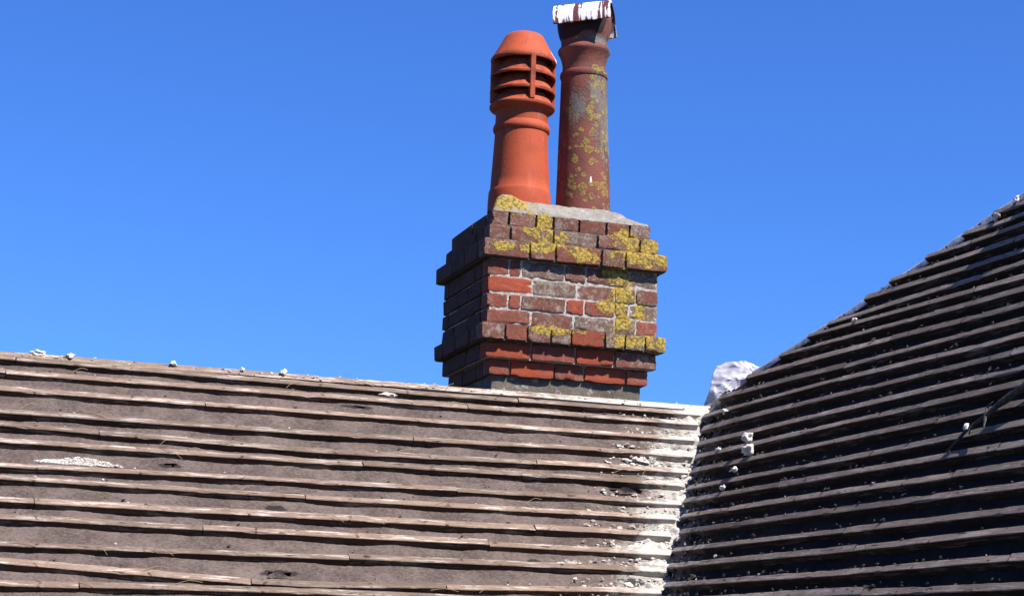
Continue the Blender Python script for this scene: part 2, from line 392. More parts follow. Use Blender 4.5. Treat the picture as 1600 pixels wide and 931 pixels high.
def interp(pts, x):
    if x <= pts[0][0]:
        if len(pts) < 2: return pts[0][1]
        return pts[0][1]
    for (x0, y0), (x1, y1) in zip(pts, pts[1:]):
        if x <= x1: return y0 + (y1 - y0) * (x - x0) / (x1 - x0)
    return pts[-1][1]

HOLES = [(-.60, -.685, .062, .022), (-2.53, -.715, .030, .010), (-2.18, -1.37, .05, .016), (-1.70, -.195, .03, .008)]     # torn felt
def felt_surface(name, left, mat, parent):
    vs, fs = [], []
    if left: ny, y0, y1, nx, xa = 190, -2.25, -0.004, 480, -5.2
    else: ny, y0, y1, nx, xa = 130, -2.1, 1.55, 240, 5.6
    for j in range(ny + 1):
        y = y0 + (y1 - y0) * j / ny
        if left: xs, xe = xa, VAL_L(y) - 0.0
        else: xs, xe = (VAL_R(y) if y <= 0.055 else HIP_X(y)), xa
        for i in range(nx + 1):
            t = i / nx
            if not left: t = t ** 1.25
            x = xs + (xe - xs) * t
            rel = -0.006 * (1 - math.cos(2 * PI * x / 0.42)) * .5      # sags between rafters
            z = rel + 0.003 * nz(x * 5, y * 7, 3) + 0.003 * nz(x * 15, y * 24, 8) + 0.0024 * nz(x * 45, y * 70, 1)
            z += 0.004 * max(0, 1 - abs(nz(x * 1.6 + y * 2.2, y * 3 - x * .6, 20)) * 7)          # creases
            ph = ((y + .33 + .012 * nz(x * 1.5, 4)) / .62) % 1.0; z += .0045 * (1 - ph)            # overlapping lengths
            if not left: z += bulge(x, y)
            vs.append((x, y, z - 0.002))
    w = nx + 1
    for j in range(ny):
        for i in range(nx):
            a = j * w + i
            if left and any(((vs[a][0] - hx) / rx) ** 2 + ((vs[a][1] - hy) / ry) ** 2 + .9 * nz(vs[a][0] * 34, vs[a][1] * 60, hx) < 1 for hx, hy, rx, ry in HOLES): continue
            fs.append((a, a + 1, a + w + 1, a + w))
    return from_py(name, vs, fs, mat, parent, smooth=True)
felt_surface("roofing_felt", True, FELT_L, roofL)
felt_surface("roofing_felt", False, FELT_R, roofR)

def batten(parent, pts, x0, x1, mat, side, w=0.037, h=0.025, endcut=0.0):
    """one sawn batten: a prism with wandering edges, lower outer edge on pts"""
    n = max(4, int((x1 - x0) / 0.035)); vs, fs = [], []
    sd = random.uniform(0, 500)
    for i in range(n + 1):
        x = x0 + (x1 - x0) * i / n
        yl = interp(pts, x) + 0.0025 * nz(x * 1.7, sd) + 0.0011 * nz(x * 12, sd + 3)
        ww = w + 0.004 * nz(x * 1.1, sd + 9) + 0.0017 * nz(x * 15, sd + 5)
        hh = h + 0.0025 * nz(x * 1.4, sd + 20) + 0.0007 * nz(x * 9, sd + 8)
        zb = bulge(x, yl) if side == 'R' else 0.0
        tw = 0.002 * nz(x * 0.9, sd + 40)
        c = 0.0022 + 0.0018 * nz(x * 8, sd + 60) + (.004 if nz(x * 6, sd + 77) > .45 else 0)
        e = (endcut * random.uniform(-1, 1)) if i in (0, n) else 0
        def P(y, z): vs.append((x + e * (y - yl) / w, y, zb + z))
        P(yl, -0.004); P(yl, hh - c + tw); P(yl + c, hh + tw); P(yl + ww - c, hh - tw); P(yl + ww, hh - c - tw); P(yl + ww, -0.004)
    for i in range(n):
        a, b = i * 6, (i + 1) * 6
        for k in range(5): fs.append((a + k, b + k, b + k + 1, a + k + 1))
    fs.append(tuple(range(6))); fs.append(tuple(range(n * 6 + 5, n * 6 - 1, -1)))
    fs = [tuple(reversed(f)) for f in fs]
    ob = from_py("batten", vs, fs, mat, parent)
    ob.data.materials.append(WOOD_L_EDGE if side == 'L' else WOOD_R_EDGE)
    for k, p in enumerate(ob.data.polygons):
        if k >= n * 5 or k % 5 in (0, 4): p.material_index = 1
    return ob

# left slope: lower edge of every batten at x = -3.18, -2.0, about -0.7
LROWS = [
    ([(-3.19, -.053), (-1.906, -.080), (-.493, -.0858)], [-3.12, -.95]),
    ([(-3.183, -.161), (-1.917, -.163), (-.5165, -.167)], [-3.16, -1.2]),
    ([(-3.181, -.2925), (-1.935, -.303), (-.5546, -.3006)], [-2.36]),
    ([(-3.18, -.4565), (-1.955, -.459), (-.594, -.437)], [-4.4, -1.5]),
    ([(-3.179, -.544), (-1.972, -.585), (-.628, -.557)], [-2.8, -.98]),
    ([(-3.177, -.654), (-1.982, -.662), (-.657, -.661)], [-4.0, -1.75]),
    ([(-3.1755, -.822), (-2.0, -.806), (-.696, -.798)], [-1.38]),
    ([(-3.175, -.902), (-2.014, -.913), (-.729, -.9115)], [-3.7, -2.02]),
    ([(-3.173, -1.037), (-2.03, -1.040), (-.764, -1.034)], [-3.05, -1.1]),
    ([(-3.172, -1.146), (-2.046, -1.158), (-.7985, -1.156)], [-2.44, -1.32]),
    ([(-3.170, -1.302), (-2.063, -1.289), (-.832, -1.275)], [-4.2, -1.9]),
    ([(-3.169, -1.404), (-2.28, -1.462), (-2.085, -1.4635), (-.87, -1.406)], [-2.29, -1.55]),
    ([(-3.168, -1.527), (-2.09, -1.503), (-.90, -1.516)], [-2.9]),
]
y = -1.64
while y > -2.2:
    LROWS.append(([(-3.1, y + .004), (-.9, y - .004)], [random.uniform(-4, -1.5)])); y -= 0.118
for k, (pts, joints) in enumerate(LROWS):
    xs = -5.15 + random.uniform(0, .05)
    xe = VAL_L(interp(pts, -.7)) - 0.012 + random.uniform(-.018, .006)
    cuts = [xs] + [j for j in sorted(joints) if xs + .4 < j < xe - .3] + [xe]
    for a, b in zip(cuts, cuts[1:]):
        off = random.uniform(-.003, .003) if a != xs else 0
        batten(roofL, [(px, py + off) for px, py in pts], a + .002, b - .002, WOOD_L, 'L', w=.032 + random.uniform(-.004, .004), h=.025 + random.uniform(-.002, .002), endcut=.004)

# right slope
RROWS = [
    [(1.93, .787), (3, .765)], [(1.787, .705), (2.6, .68)], [(1.596, .641), (1.816, .622), (3, .60)],
    [(1.44, .571), (1.87, .555), (3, .53)], [(1.267, .4875), (1.95, .470), (3, .45)], [(1.096, .428), (2.03, .386), (3, .365)],
    [(.897, .330), (2.10, .305), (3, .285)], [(.70, .290), (.946, .277), (2.17, .2277), (3, .205)], [(.58, .21), (1.046, .1935), (2.25, .146), (3, .12)],
    [(.40, .122), (1.144, .105), (2.32, .0613), (3, .045)], [(.20, .030), (1.26, .0006), (2.39, -.018), (3.2, -.025)],
    [(1.346, -.076), (2.473, -.1055)], [(1.4506, -.171), (2.546, -.186)], [(1.557, -.267), (2.623, -.2716)], [(1.654, -.354), (2.694, -.350)],
    [(1.754, -.444), (2.78, -.444)], [(1.867, -.5455), (2.865, -.539)], [(1.956, -.626), (2.944, -.6265)], [(2.052, -.712), (3.026, -.717)],
    [(2.15, -.802), (3.10, -.8006)], [(2.26, -.90), (3.186, -.893)], [(2.358, -.988), (3.26, -.978)], [(2.467, -1.086), (3.35, -1.0746)], [(2.557, -1.168), (3.437, -1.171)]]
y = -1.262
while y > -2.0: RROWS.append([(2.6, y), (3.5, y)]); y -= 0.092
y = .875
while y < 1.5: RROWS.insert(0, [(2.0, y), (3.0, y - .01)]); y += 0.085
for k, pts in enumerate(RROWS):
    ym = pts[0][1]
    if ym > .06: xs = HIP_X(ym + .040) + random.uniform(-.012, .040)
    elif ym > -.02: xs = .12
    else: xs = VAL_R(ym) + .02 + random.uniform(-.01, .03)
    xe = 5.5
    js = [xs + random.uniform(.9, 2.4)]; js.append(js[0] + random.uniform(1.2, 2.2))
    cuts = [xs] + [j for j in js if j < xe - .3] + [xe]
    for a, b in zip(cuts, cuts[1:]):
        off = random.uniform(-.003, .003) if a != xs else 0
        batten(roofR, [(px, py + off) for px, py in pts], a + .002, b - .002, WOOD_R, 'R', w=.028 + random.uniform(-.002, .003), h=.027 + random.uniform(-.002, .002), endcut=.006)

# ridge board along the top of the left slope
def ridge_board():
    vs, fs = [], []; n = 120
    for i in range(n + 1):
        x = -5.15 + 5.17 * i / n
        t = .004 * nz(x * 2, 5) + .002 * nz(x * 14, 9)
        for yy, zz in ((-.030, -.003), (-.030, .020 + t), (.004, .024 + t), (.020, .014 + t), (.035, -.02)):
            vs.append((x, yy + .002 * nz(x * 9, zz * 50), zz))
    for i in range(n):
        a, b = i * 5, i * 5 + 5
        for k in range(4): fs.append((a + k, a + k + 1, b + k + 1, b + k))
    fs.append((4, 3, 2, 1, 0)); fs.append(tuple(n * 5 + k for k in range(5)))
    from_py("ridge_board", vs, fs, WOOD_RIDGE, roofL)
ridge_board()

# far slopes and walls behind and beneath
def world_part(name, vs, fs, mat, parent, M):
    inv = M.inverted(); return from_py(name, [tuple(inv @ Vector(v)) for v in vs], fs, mat, parent)
yb = J.y + 2.4; zb = J.z - 2.0
world_part("far_slope", [(J.x - 5.2, J.y + .02, J.z - .012), (J.x + 1.2, J.y + .02, J.z - .012), (J.x + 1.2, yb, zb), (J.x - 5.2, yb, zb)], [(0, 1, 2, 3)], SLATE, roofL, ML)
ez = J.z - 2.25 * math.sin(PL); ey = J.y - 2.25 * math.cos(PL)
def boxv(x0, x1, y0, y1, z0, z1): return [(x0, y0, z0), (x1, y0, z0), (x1, y1, z0), (x0, y1, z0), (x0, y0, z1), (x1, y0, z1), (x1, y1, z1), (x0, y1, z1)]
BF = [(3, 2, 1, 0), (4, 5, 6, 7), (0, 1, 5, 4), (1, 2, 6, 5), (2, 3, 7, 6), (3, 0, 4, 7)]
world_part("wall", boxv(J.x - 5.1, J.x - .9, ey + .15, yb - .1, 0, ez), BF, HOUSEWALL, roofL, ML)
hip = lambda x: MR @ Vector((x, .055 + .395 * x, -.004))
a, b = hip(.0), hip(3.78)
dn = Vector((0, 1, -.55))
world_part("hip_end_slope", [tuple(a + Vector((0, .004, -.004))), tuple(b), tuple(b + dn * 6), tuple(a + dn * 2)], [(0, 3, 2, 1)], SLATE, roofR, MR)
e0 = MR @ Vector((2.0, -2.1, 0)); e1 = MR @ Vector((5.6, -2.1, 0)); r1 = MR @ Vector((5.6, 1.55, 0))
world_part("wall", boxv(e0.x + .2, e0.x + 5, e1.y, e0.y, 0, e0.z - .02), BF, HOUSEWALL, roofR, MR)
rb = MR @ Vector((3.78, 1.55, -.004)); re = MR @ Vector((5.6, 1.55, -.004))
world_part("far_slope", [tuple(rb), tuple(re), tuple(re + Vector((2.4, 0, -3.3))), tuple(rb + Vector((2.4, 0, -3.3)))], [(0, 1, 2, 3)], SLATE, roofR, MR)

# pale strip of lead showing along the hip between the batten ends
def hip_strip():
    vs, fs = [], []; n = 90
    for i in range(n + 1):
        x = .28 + (3.6 - .28) * i / n; y = .062 + .386 * x + .012 * math.cos(min(x, 2.2) / 2.2 * 2 * PI) - .012
        wv = .010 * nz(x * 6, 2) + .006 * nz(x * 21, 4); zb = bulge(x, y)
        d = Vector((-.37, .93))
        for q, zz in ((-.022, .002), (.010 + wv, .012), (.021 + wv, .010), (.040 + wv, -.02)):
            vs.append((x + d.x * q, y + d.y * q, zz + zb + .003 * nz(x * 12, q * 60)))
    for i in range(n):
        for k in range(3):
            a = i * 4 + k; fs.append((a, a + 4, a + 5, a + 1))
    from_py("hip_lead", vs, fs, LEAD, roofR, smooth=True)
hip_strip()

# unseen hip tiles, added to cast shade on the upper right slope
def added_shade_tiles():
    d = Vector((1, .395, 0)).normalized(); e = Vector((-d.y, d.x, 0)); L = .36
    for k in range(4):
        x0 = 2.29 + k * (L - .04) * d.x; vs, fs = [], []; n = 14
        for sh in (0, 1):
            for q in (0, 1):
                for i in range(n + 1):
                    a = PI * i / n; rr = (.150 + .012 * q) - .014 * sh
                    p = Vector((x0, .055 + .395 * x0, 0)) + d * (L * q) + e * (math.cos(a) * rr) + Vector((0, 0, bulge(x0, .6) * 0 + .015 + math.sin(a) * rr * 1.15))
                    vs.append(tuple(p))
        w = n + 1
        for i in range(n):
            fs += [(i, i + 1, w + i + 1, w + i), (2 * w + i, 3 * w + i, 3 * w + i + 1, 2 * w + i + 1), (i, 2 * w + i, 2 * w + i + 1, i + 1), (w + i, w + i + 1, 3 * w + i + 1, 3 * w + i)]
        fs += [(0, w, 3 * w, 2 * w), (n, 2 * w + n, 3 * w + n, w + n)]
        from_py("added_shade_tile", vs, fs, SLATE, roofR)
added_shade_tiles()

# crumpled lead sheet standing at the foot of the hip
def lead_sheet():
    # outline in the upright plane through J: (sideways, up) of left/right edge per level
    lev = [(-.01, .000, .05), (.08, .014, .17), (.15, .032, .26), (.20, .050, .33), (.235, .075, .345), (.258, .115, .26)]
    vs, fs = [], []; nt, ns = 34, 40
    for side in (0, 1):
        for j in range(nt + 1):
            t = j / nt * (len(lev) - 1); k = min(int(t), len(lev) - 2); f = t - k
            z = lev[k][0] + (lev[k + 1][0] - lev[k][0]) * f
            xl = lev[k][1] + (lev[k + 1][1] - lev[k][1]) * f; xr = lev[k][2] + (lev[k + 1][2] - lev[k][2]) * f
            for i in range(ns + 1):
                s = i / ns; x = xl + (xr - xl) * s
                rg = lambda a, b, c: 1 - 2 * abs(nz(a, b, c))
                belly = .045 * math.sin(PI * s) + .024 * rg(x * 7 + z * 4, z * 9 - x * 3, 3) + .006 * rg(x * 22, z * 24 + x * 9, 7) + .006 * nz(x * 70, z * 60, 2)
                curl = .18 * max(0, z - .17)
                y = .03 - belly + curl * 1.6 + .10 * (s - .4) ** 2
                vs.append((x + .006 * nz(z * 40, 1), y + side * .004, z - .012 + .008 * nz(x * 25, 5)))
    N = (nt + 1) * (ns + 1); w = ns + 1
    for j in range(nt):
        for i in range(ns):
            a = j * w + i
            fs.append((a, a + 1, a + w + 1, a + w)); fs.append((N + a + w, N + a + w + 1, N + a + 1, N + a))
    rim = [i for i in range(w)] + [j * w + ns for j in range(1, nt + 1)] + [nt * w + i for i in range(ns - 1, -1, -1)] + [j * w for j in range(nt - 1, 0, -1)]
    for p, q in zip(rim, rim[1:] + rim[:1]): fs.append((q, p, N + p, N + q))
    o = from_py("crumpled_sheet", vs, fs, SHEET, None, smooth=True, loc=J); sharp(o, 22)
    tag(o, "crumpled whitish sheet standing up at the foot of the hip beside the valley", "sheet")
lead_sheet()

# ------------------------------------------------------------------ lumps, crumbs, straw, stick
def rock_bm(bm, c, r, sub=1, flat=(1, 1, 1), amp=.35, seed=0):
    ret = bmesh.ops.create_icosphere(bm, subdivisions=sub, radius=1.0)
    for v in ret["verts"]:
        d = v.co.normalized()
        k = 1 + amp * nz(d.x * 1.3 + seed, d.y * 1.3, d.z * 1.3) * 1.6 + amp * .5 * nz(d.x * 3 + seed, d.y * 3, d.z * 3)
        v.co = Vector((c[0] + d.x * r * k * flat[0], c[1] + d.y * r * k * flat[1], c[2] + d.z * r * k * flat[2]))
def lump(M, x, y, z, r, label, flat=(1, 1, 1)):
    bm = bmesh.new(); rock_bm(bm, (0, 0, 0), r * (.68 if M is ML else .8), 3, flat, .75, random.uniform(0, 90))
    o = from_bm("mortar_lump", bm, LUMP, None, smooth=True)
    o.matrix_world = M @ Matrix.Translation((x, y, z))
    tag(o, label, "mortar lump", "white mortar lumps left on the roofs")
lump(ML, -3.03, .005, .030, .016, "white mortar lump on the ridge nearest the left edge of the picture", (2.2, 1, .8))
lump(ML, -2.90, -.004, .032, .015, "low white mortar lump on the ridge, second from the left end", (2, 1, .7))
lump(ML, -2.475, -.002, .034, .017, "round white mortar lump on the ridge, middle one of the five left of the chimney", (1, 1, .9))
lump(ML, -2.18, -.006, .032, .010, "smallest white mortar lump on the ridge, between two larger ones", (1.1, 1, .9))
lump(ML, -2.003, -.004, .034, .016, "white mortar lump on the ridge nearest the chimney stack", (1.2, 1, .9))
lump(ML, -1.55, -.115, .030, .018, "flat white mortar lump on the second batten, left of the chimney foot", (2.3, .8, .6))
lump(MR, .910, -.315, .045, .024, "upper of two big white mortar lumps beside the valley on the dark slope", (1, 1.1, .9))
lump(MR, 1.010, -.395, .045, .028, "lower and bigger of two large white mortar lumps beside the valley", (1.25, .9, .9))
lump(MR, .365, -.085, .035, .014, "small square white mortar lump at the top of the valley under the crumpled sheet", (1.2, .8, .8))
lump(MR, .985, -.492, .038, .015, "flat white mortar lump on a dark batten just below the pair of big lumps", (1.8, .8, .7))
lump(MR, 1.00, -.585, .038, .014, "lowest white mortar lump on the dark slope near the valley", (1.2, .8, .8))
lump(MR, 1.150, .287, .036, .013, "small white mortar lump alone high on the dark slope near the hip", (1.2, 1, .8))
lump(MR, .62, -.335, .032, .013, "white mortar lump between the valley and the two big lumps", (1.4, .8, .8))
lump(MR, 1.865, .665, .035, .014, "lower of two white mortar lumps on the hip near the right edge of the picture", (1.6, .8, .8))
lump(MR, 1.94, .735, .035, .013, "topmost white mortar lump on the hip near the right edge of the picture", (.8, 1.2, .8))

def crumbs(name, M, spots, mat, label, cat):
    bm = bmesh.new()
    for (x, y, z, r) in spots:
        rock_bm(bm, (x, y, z), r, 1, (random.uniform(.8, 1.7), random.uniform(.6, 1.1), random.uniform(.35, .8)), .8, random.uniform(0, 200))
    o = from_bm(name, bm, mat); o.matrix_world = M
    tag(o, label, cat, kind="stuff")
def valley_mortar():
    vs, fs = [], []; ny, nd = 330, 44; keep = {}
    for j in range(ny + 1):
        y = -.03 - 1.95 * j / ny
        for i in range(nd + 1):
            d = .34 * (i / nd) ** 1.3; x = VAL_L(y) - d + .01
            n1 = nz(x * 7, y * 9, 31); n2 = nz(x * 22, y * 26, 5); n3 = nz(x * 60, y * 60, 9)
            ybn = min(abs(y - (interp(p, x) + .034 + .022)) for p in ROW_PTS)      # more of it lodges above each batten
            v = .62 - d * 3.6 + n1 * .75 + n2 * .35 - ybn * 9.0
            keep[(j, i)] = v
            vs.append((x, y, -.004 + max(-.01, min(.026, v * .05)) + .005 * n2 + .0035 * n3))
    w = nd + 1
    for j in range(ny):
        for i in range(nd):
            if max(keep[(j, i)], keep[(j + 1, i)], keep[(j, i + 1)], keep[(j + 1, i + 1)]) < 0.0: continue
            a = j * w + i; fs.append((a, a + 1, a + w + 1, a + w))
    o = from_py("valley_mortar", vs, fs, RUBBLE, None); o.matrix_world = ML
    tag(o, "broken white mortar bedding along the sunlit side of the valley", "mortar", kind="stuff")
ROW_PTS = [q_[0] for q_ in LROWS]
valley_mortar()
def up_edge(rows, k, x): return interp(rows[k], x) + .029
sp = []
LP = [r[0] for r in LROWS]
for _ in range(1500):
    k = random.randrange(len(LP)); d = random.random() ** 2.6 * .40
    yb_ = interp(LP[k], -.7) + .037
    x = VAL_L(yb_) - .01 - d
    dy = random.random() ** 1.6 * .07
    y = interp(LP[k], x) + .038 + dy
    sp.append((x, y, random.uniform(0, .010), random.choice((.003, .003, .004, .005, .006, .009))))
for _ in range(170):
    k = random.randrange(len(LP)); x = random.uniform(-3.4, -.6)
    sp.append((x, interp(LP[k], x) + .040 + random.random() ** 2 * .03, .004, random.uniform(.0025, .0055)))
for _ in range(330):
    x = random.gauss(-2.84, .055); sp.append((x, -.745 + random.random() ** 1.5 * .05 * math.exp(-((x + 2.87) / .12) ** 2), .001, random.uniform(.0022, .0055)))
for _ in range(60):
    x = random.uniform(-3.1, -.05); sp.append((x, random.uniform(-.03, .01), .025, random.uniform(.003, .006)))
for cx_, cy_, n_ in ((-.46, -.455, 26), (-1.0, -1.235, 18), (-.55, -1.39, 20)):
    for _ in range(n_): sp.append((random.gauss(cx_, .04), random.gauss(cy_, .012), .008, random.uniform(.005, .014)))
crumbs("mortar_crumbs", ML, sp, RUBBLE, "pale mortar crumbs scattered along the sunlit side of the valley", "rubble")
sp = []
for _ in range(120):
    k = random.randrange(10, len(RROWS)); y0_ = RROWS[k][0][1]
    if y0_ > .05: continue
    x = max(0.05, VAL_R(y0_)) + .02 + random.random() ** 2.2 * .5
    sp.append((x, interp(RROWS[k], x) + .038 + random.random() ** 2 * .03, random.uniform(.0, .024), random.choice((.003, .004, .005, .006, .009))))
for _ in range(35):
    k = random.randrange(5, len(RROWS) - 6); x = random.uniform(1, 3.4)
    if x < HIP_X(RROWS[k][0][1]) + .05: continue
    sp.append((x, interp(RROWS[k], x) + .030, .027 + bulge(x, RROWS[k][0][1]), random.uniform(.0025, .005)))
crumbs("mortar_crumbs", MR, sp, GRIT, "pale mortar crumbs lying on the shaded battens right of the valley", "rubble")
sp = []
for _ in range(1500):
    k = random.randrange(4, len(RROWS) - 2); y0_ = RROWS[k][0][1]
    lo = HIP_X(y0_ + .05) if y0_ > .06 else max(.05, VAL_R(y0_))
    x = lo + (.09 if y0_ > .06 else .02) + random.random() ** 1.5 * (3.7 - lo)
    yy = interp(RROWS[k], x)
    sp.append((x, yy + .036 + random.uniform(-.004, .012), bulge(x, yy) + random.uniform(.010, .028), random.uniform(.003, .0085)))
for _ in range(160):
    y = random.uniform(-1.1, -.05); sp.append((VAL_R(y) + random.random() ** 1.6 * .3, y, random.uniform(0, .02), random.uniform(.006, .018)))
crumbs("dirt_crumbs", MR, sp, DIRT, "dark dirt and moss crumbs caught along the shaded battens", "debris")
sp = []
for _ in range(500):
    k = random.randrange(len(LP)); x = random.uniform(-3.4, -.3)
    if x > VAL_L(interp(LP[k], x)) - .05: continue
    sp.append((x, interp(LP[k], x) + .041 + random.random() ** 3 * .05, .003, random.uniform(.002, .006)))
crumbs("dirt_crumbs", ML, sp, DIRT, "dark dirt crumbs caught above the sunlit battens", "debris")

def tube(bm, pts, rad, seg=5):
    rings = []
    for i, p in enumerate(pts):
        p = Vector(p); t = (Vector(pts[min(i + 1, len(pts) - 1)]) - Vector(pts[max(i - 1, 0)])).normalized()
        a = t.cross(Vector((.13, .27, .95))).normalized(); b = t.cross(a); r = rad[i] if isinstance(rad, (list, tuple)) else rad
        rings.append([bm.verts.new(p + (a * math.cos(2 * PI * k / seg) + b * math.sin(2 * PI * k / seg)) * r) for k in range(seg)])
    for r0, r1 in zip(rings, rings[1:]):
        for k in range(seg): bm.faces.new((r0[k], r0[(k + 1) % seg], r1[(k + 1) % seg], r1[k]))
    bm.faces.new(list(reversed(rings[0]))); bm.faces.new(rings[-1])
bm = bmesh.new()
for _ in range(95):
    k = random.randrange(len(LP)); x = random.uniform(-3.3, -.5)
    if x > VAL_L(interp(LP[k], x)) - .06: continue
    y = interp(LP[k], x) + random.uniform(-.01, .06); L = random.uniform(.03, .11); an = random.gauss(0, .45)
    p = [(x + L * t * math.cos(an), y + L * t * math.sin(an) + .006 * math.sin(t * 3 + an), .026 + .008 * math.sin(t * PI) + random.uniform(-.001, .002)) for t in (0, .25, .5, .75, 1)]
    tube(bm, p, .0009, 4)
o = from_bm("straw", bm, STRAW); o.matrix_world = ML
tag(o, "thin dry straw stalks strewn over the sunlit battens", "straw", kind="stuff")

# torn flap of felt beside the hole near the valley
def flap(x, y, wx, wy):
    vs, fs = [], []; n = 10
    for i in range(n + 1):
        t = i / n; w = wy * (.35 + .65 * math.sin(PI * min(1, .15 + t * .85))) * (1 + .4 * nz(t * 6, x * 9))
        for s in (0, .5, 1): vs.append((x - wx / 2 + wx * t, y + w * (s - .3) + .006 * nz(t * 9, s), .003 + .022 * (s ** 1.4) * math.sin(PI * t) + .004 * nz(t * 7, s * 5)))
    for i in range(n):
        for k in range(2): a = i * 3 + k; fs.append((a, a + 3, a + 4, a + 1))
    from_py("felt_flap", vs, fs, FELT_L, roofL, smooth=True)
flap(-.61, -.712, .10, .018); flap(-2.18, -1.39, .08, .014)

# the dead stick lying on the shaded slope
st = thing("dead_stick", "dark crooked dead stick lying across the shaded battens near the right edge", "stick", MR @ Matrix.Translation((2.7307, -.5777, .03)))
base = Vector((2.7307, -.5777, .03))
path = [(2.70, -.600, .032), (2.7307, -.5777, .036), (2.767, -.5245, .042), (2.81, -.505, .046), (2.8527, -.4892, .048), (2.885, -.452, .05), (2.909, -.4324, .05), (2.945, -.412, .052), (2.9808, -.3945, .054), (3.08, -.33, .056), (3.2, -.27, .056), (3.36, -.20, .05)]
bm = bmesh.new(); tube(bm, [Vector(p) - base for p in path], [.003, .005, .006, .006, .010, .009, .013, .011, .013, .014, .013, .010], 8)
for v in bm.verts: v.co += Vector((nz(v.co.x * 60, v.co.y * 60, 1), nz(v.co.x * 60, v.co.y * 60, 9), nz(v.co.x * 50, 3, 5))) * .003
from_bm("stem", bm, STICK, st)
for tw in ([(2.8527, -.4892, .05), (2.875, -.515, .052), (2.885, -.540, .048)], [(2.8527, -.4892, .05), (2.845, -.462, .058), (2.862, -.440, .06)], [(2.80, -.508, .046), (2.79, -.53, .044), (2.80, -.548, .04)]):
    bm = bmesh.new(); tube(bm, [Vector(p) - base for p in tw], [.006, .004, .002], 6); from_bm("twig", bm, STICK, st)
bm = bmesh.new(); rock_bm(bm, Vector((2.772, -.521, .052)) - base, .009, 2, (1.0, 1.4, .8), .4, 3); from_bm("bare_wood", bm, WHITE, st)

# ------------------------------------------------------------------ chimney stack
stack = thing("chimney_stack", "red brick chimney stack with corbelled courses and yellow lichen behind the ridge", "chimney", Matrix.Translation((CX, CY, 6.25)))
Z0 = 6.25
WID, DEP = .836, .73
# course: name, bottom z, top z, inset (negative = oversail), front joints
COURSES = [
    ("A", 7.157, 7.222, .028, [.02, .10, .232, .32, .447, .582, .70, .806], "ddgdddg"),
    ("B", 7.083, 7.150, .000, [0, .101, .313, .528, .743, .836], "ddgdd"),
    ("C", 6.996, 7.074, -.036, [-.034, .187, .311, .537, .657, .870], "ddrdd"),
    ("S", 6.914, 6.988, .000, [0, .101, .159, .37, .477, .691, .836], "rrgddg"),
    ("S", 6.836, 6.905, .000, [0, .214, .431, .621, .727, .836], "Ogdrd"),
    ("S", 6.764, 6.827, .000, [0, .099, .163, .38, .472, .622, .692, .836], "rrdOrdg"),
    ("S", 6.691, 6.755, .000, [0, .211, .421, .623, .727, .836], "rdggr"),
    ("LC", 6.613, 6.683, -.034, [-.031, .08, .188, .30, .40, .566, .665, .766, .867], "drdgOggg"),
    ("K", 6.535, 6.606, .002, [.002, .221, .436, .627, .834], "OrOd"),
    ("K", 6.459, 6.528, .035, [.03, .13, .344, .492, .698, .806], "rOrOr")]
BC = {'O': (.36, .058, .020, .05), 'r': (.25, .060, .034, .30), 'd': (.165, .055, .037, .5), 'g': (.15, .085, .060, .72), 'k': (.080, .030, .018, .0)}   # k: brick colour darkened to paint in the left face's shade
def brick(x0, x1, y0, y1, z0, z1, code, worn=1.0, fine=False):
    """one brick: slightly irregular box with worn corners"""
    bm = bmesh.new(); cx, cy, cz = (x0 + x1) / 2, (y0 + y1) / 2, (z0 + z1) / 2
    bmesh.ops.create_cube(bm, size=1.0)
    for v in bm.verts:
        v.co = Vector((v.co.x * (x1 - x0) + random.gauss(0, .0016) * worn, v.co.y * (y1 - y0) + random.gauss(0, .0008) * worn, v.co.z * (z1 - z0) + random.gauss(0, .0010) * worn))
    if fine:      # worn arrises and small chips
        bmesh.ops.subdivide_edges(bm, edges=list(bm.edges), cuts=7, use_grid_fill=True)
        sd = random.uniform(0, 99); hx, hy, hz = (x1 - x0) / 2, (y1 - y0) / 2, (z1 - z0) / 2
        for v in bm.verts:
            n = [abs(v.co.x) > hx * .97, abs(v.co.y) > hy * .97, abs(v.co.z) > hz * .97]
            if sum(n) >= 2:
                a = .0009 + .0022 * max(0, nz(v.co.x * 28 + sd, v.co.y * 28, v.co.z * 40)) + (.0035 if nz(v.co.x * 60, v.co.z * 60 + sd, v.co.y * 60) > .38 else 0) + (.002 if sum(n) == 3 else 0)
                v.co -= Vector((math.copysign(a, v.co.x) * n[0], math.copysign(a, v.co.y) * n[1], math.copysign(a, v.co.z) * n[2]))
            elif n[1]: v.co.y += .0016 * nz(v.co.x * 22, v.co.z * 22, sd)
    else: bmesh.ops.bevel(bm, geom=list(bm.edges), offset=.0032 * random.uniform(.6, 1.6), segments=1, affect='EDGES', profile=.6)
    for v in bm.verts: v.co += Vector((random.gauss(0, .0008), random.gauss(0, .0008), random.gauss(0, .0008))) * worn
    o = from_bm("brick", bm, BRICK, stack, loc=(cx, cy, cz - Z0))
    if fine:
        for p_ in o.data.polygons: p_.use_smooth = True
        sharp(o, 38)
    c = BC[code]; k = random.uniform(.95, 1.3); h = random.uniform(-.012, .012)
    o.color = (c[0] * k + h, c[1] * k, c[2] * k, min(1, max(0, c[3] + random.uniform(-.08, .08))))
J2 = .0045
core = bmesh.new(); coreD = bmesh.new()
def bmbox(bm, x0, x1, y0, y1, z0, z1):
    vs = [bm.verts.new(v) for v in boxv(x0, x1, y0, y1, z0, z1)]
    for f in BF: bm.faces.new([vs[i] for i in f])
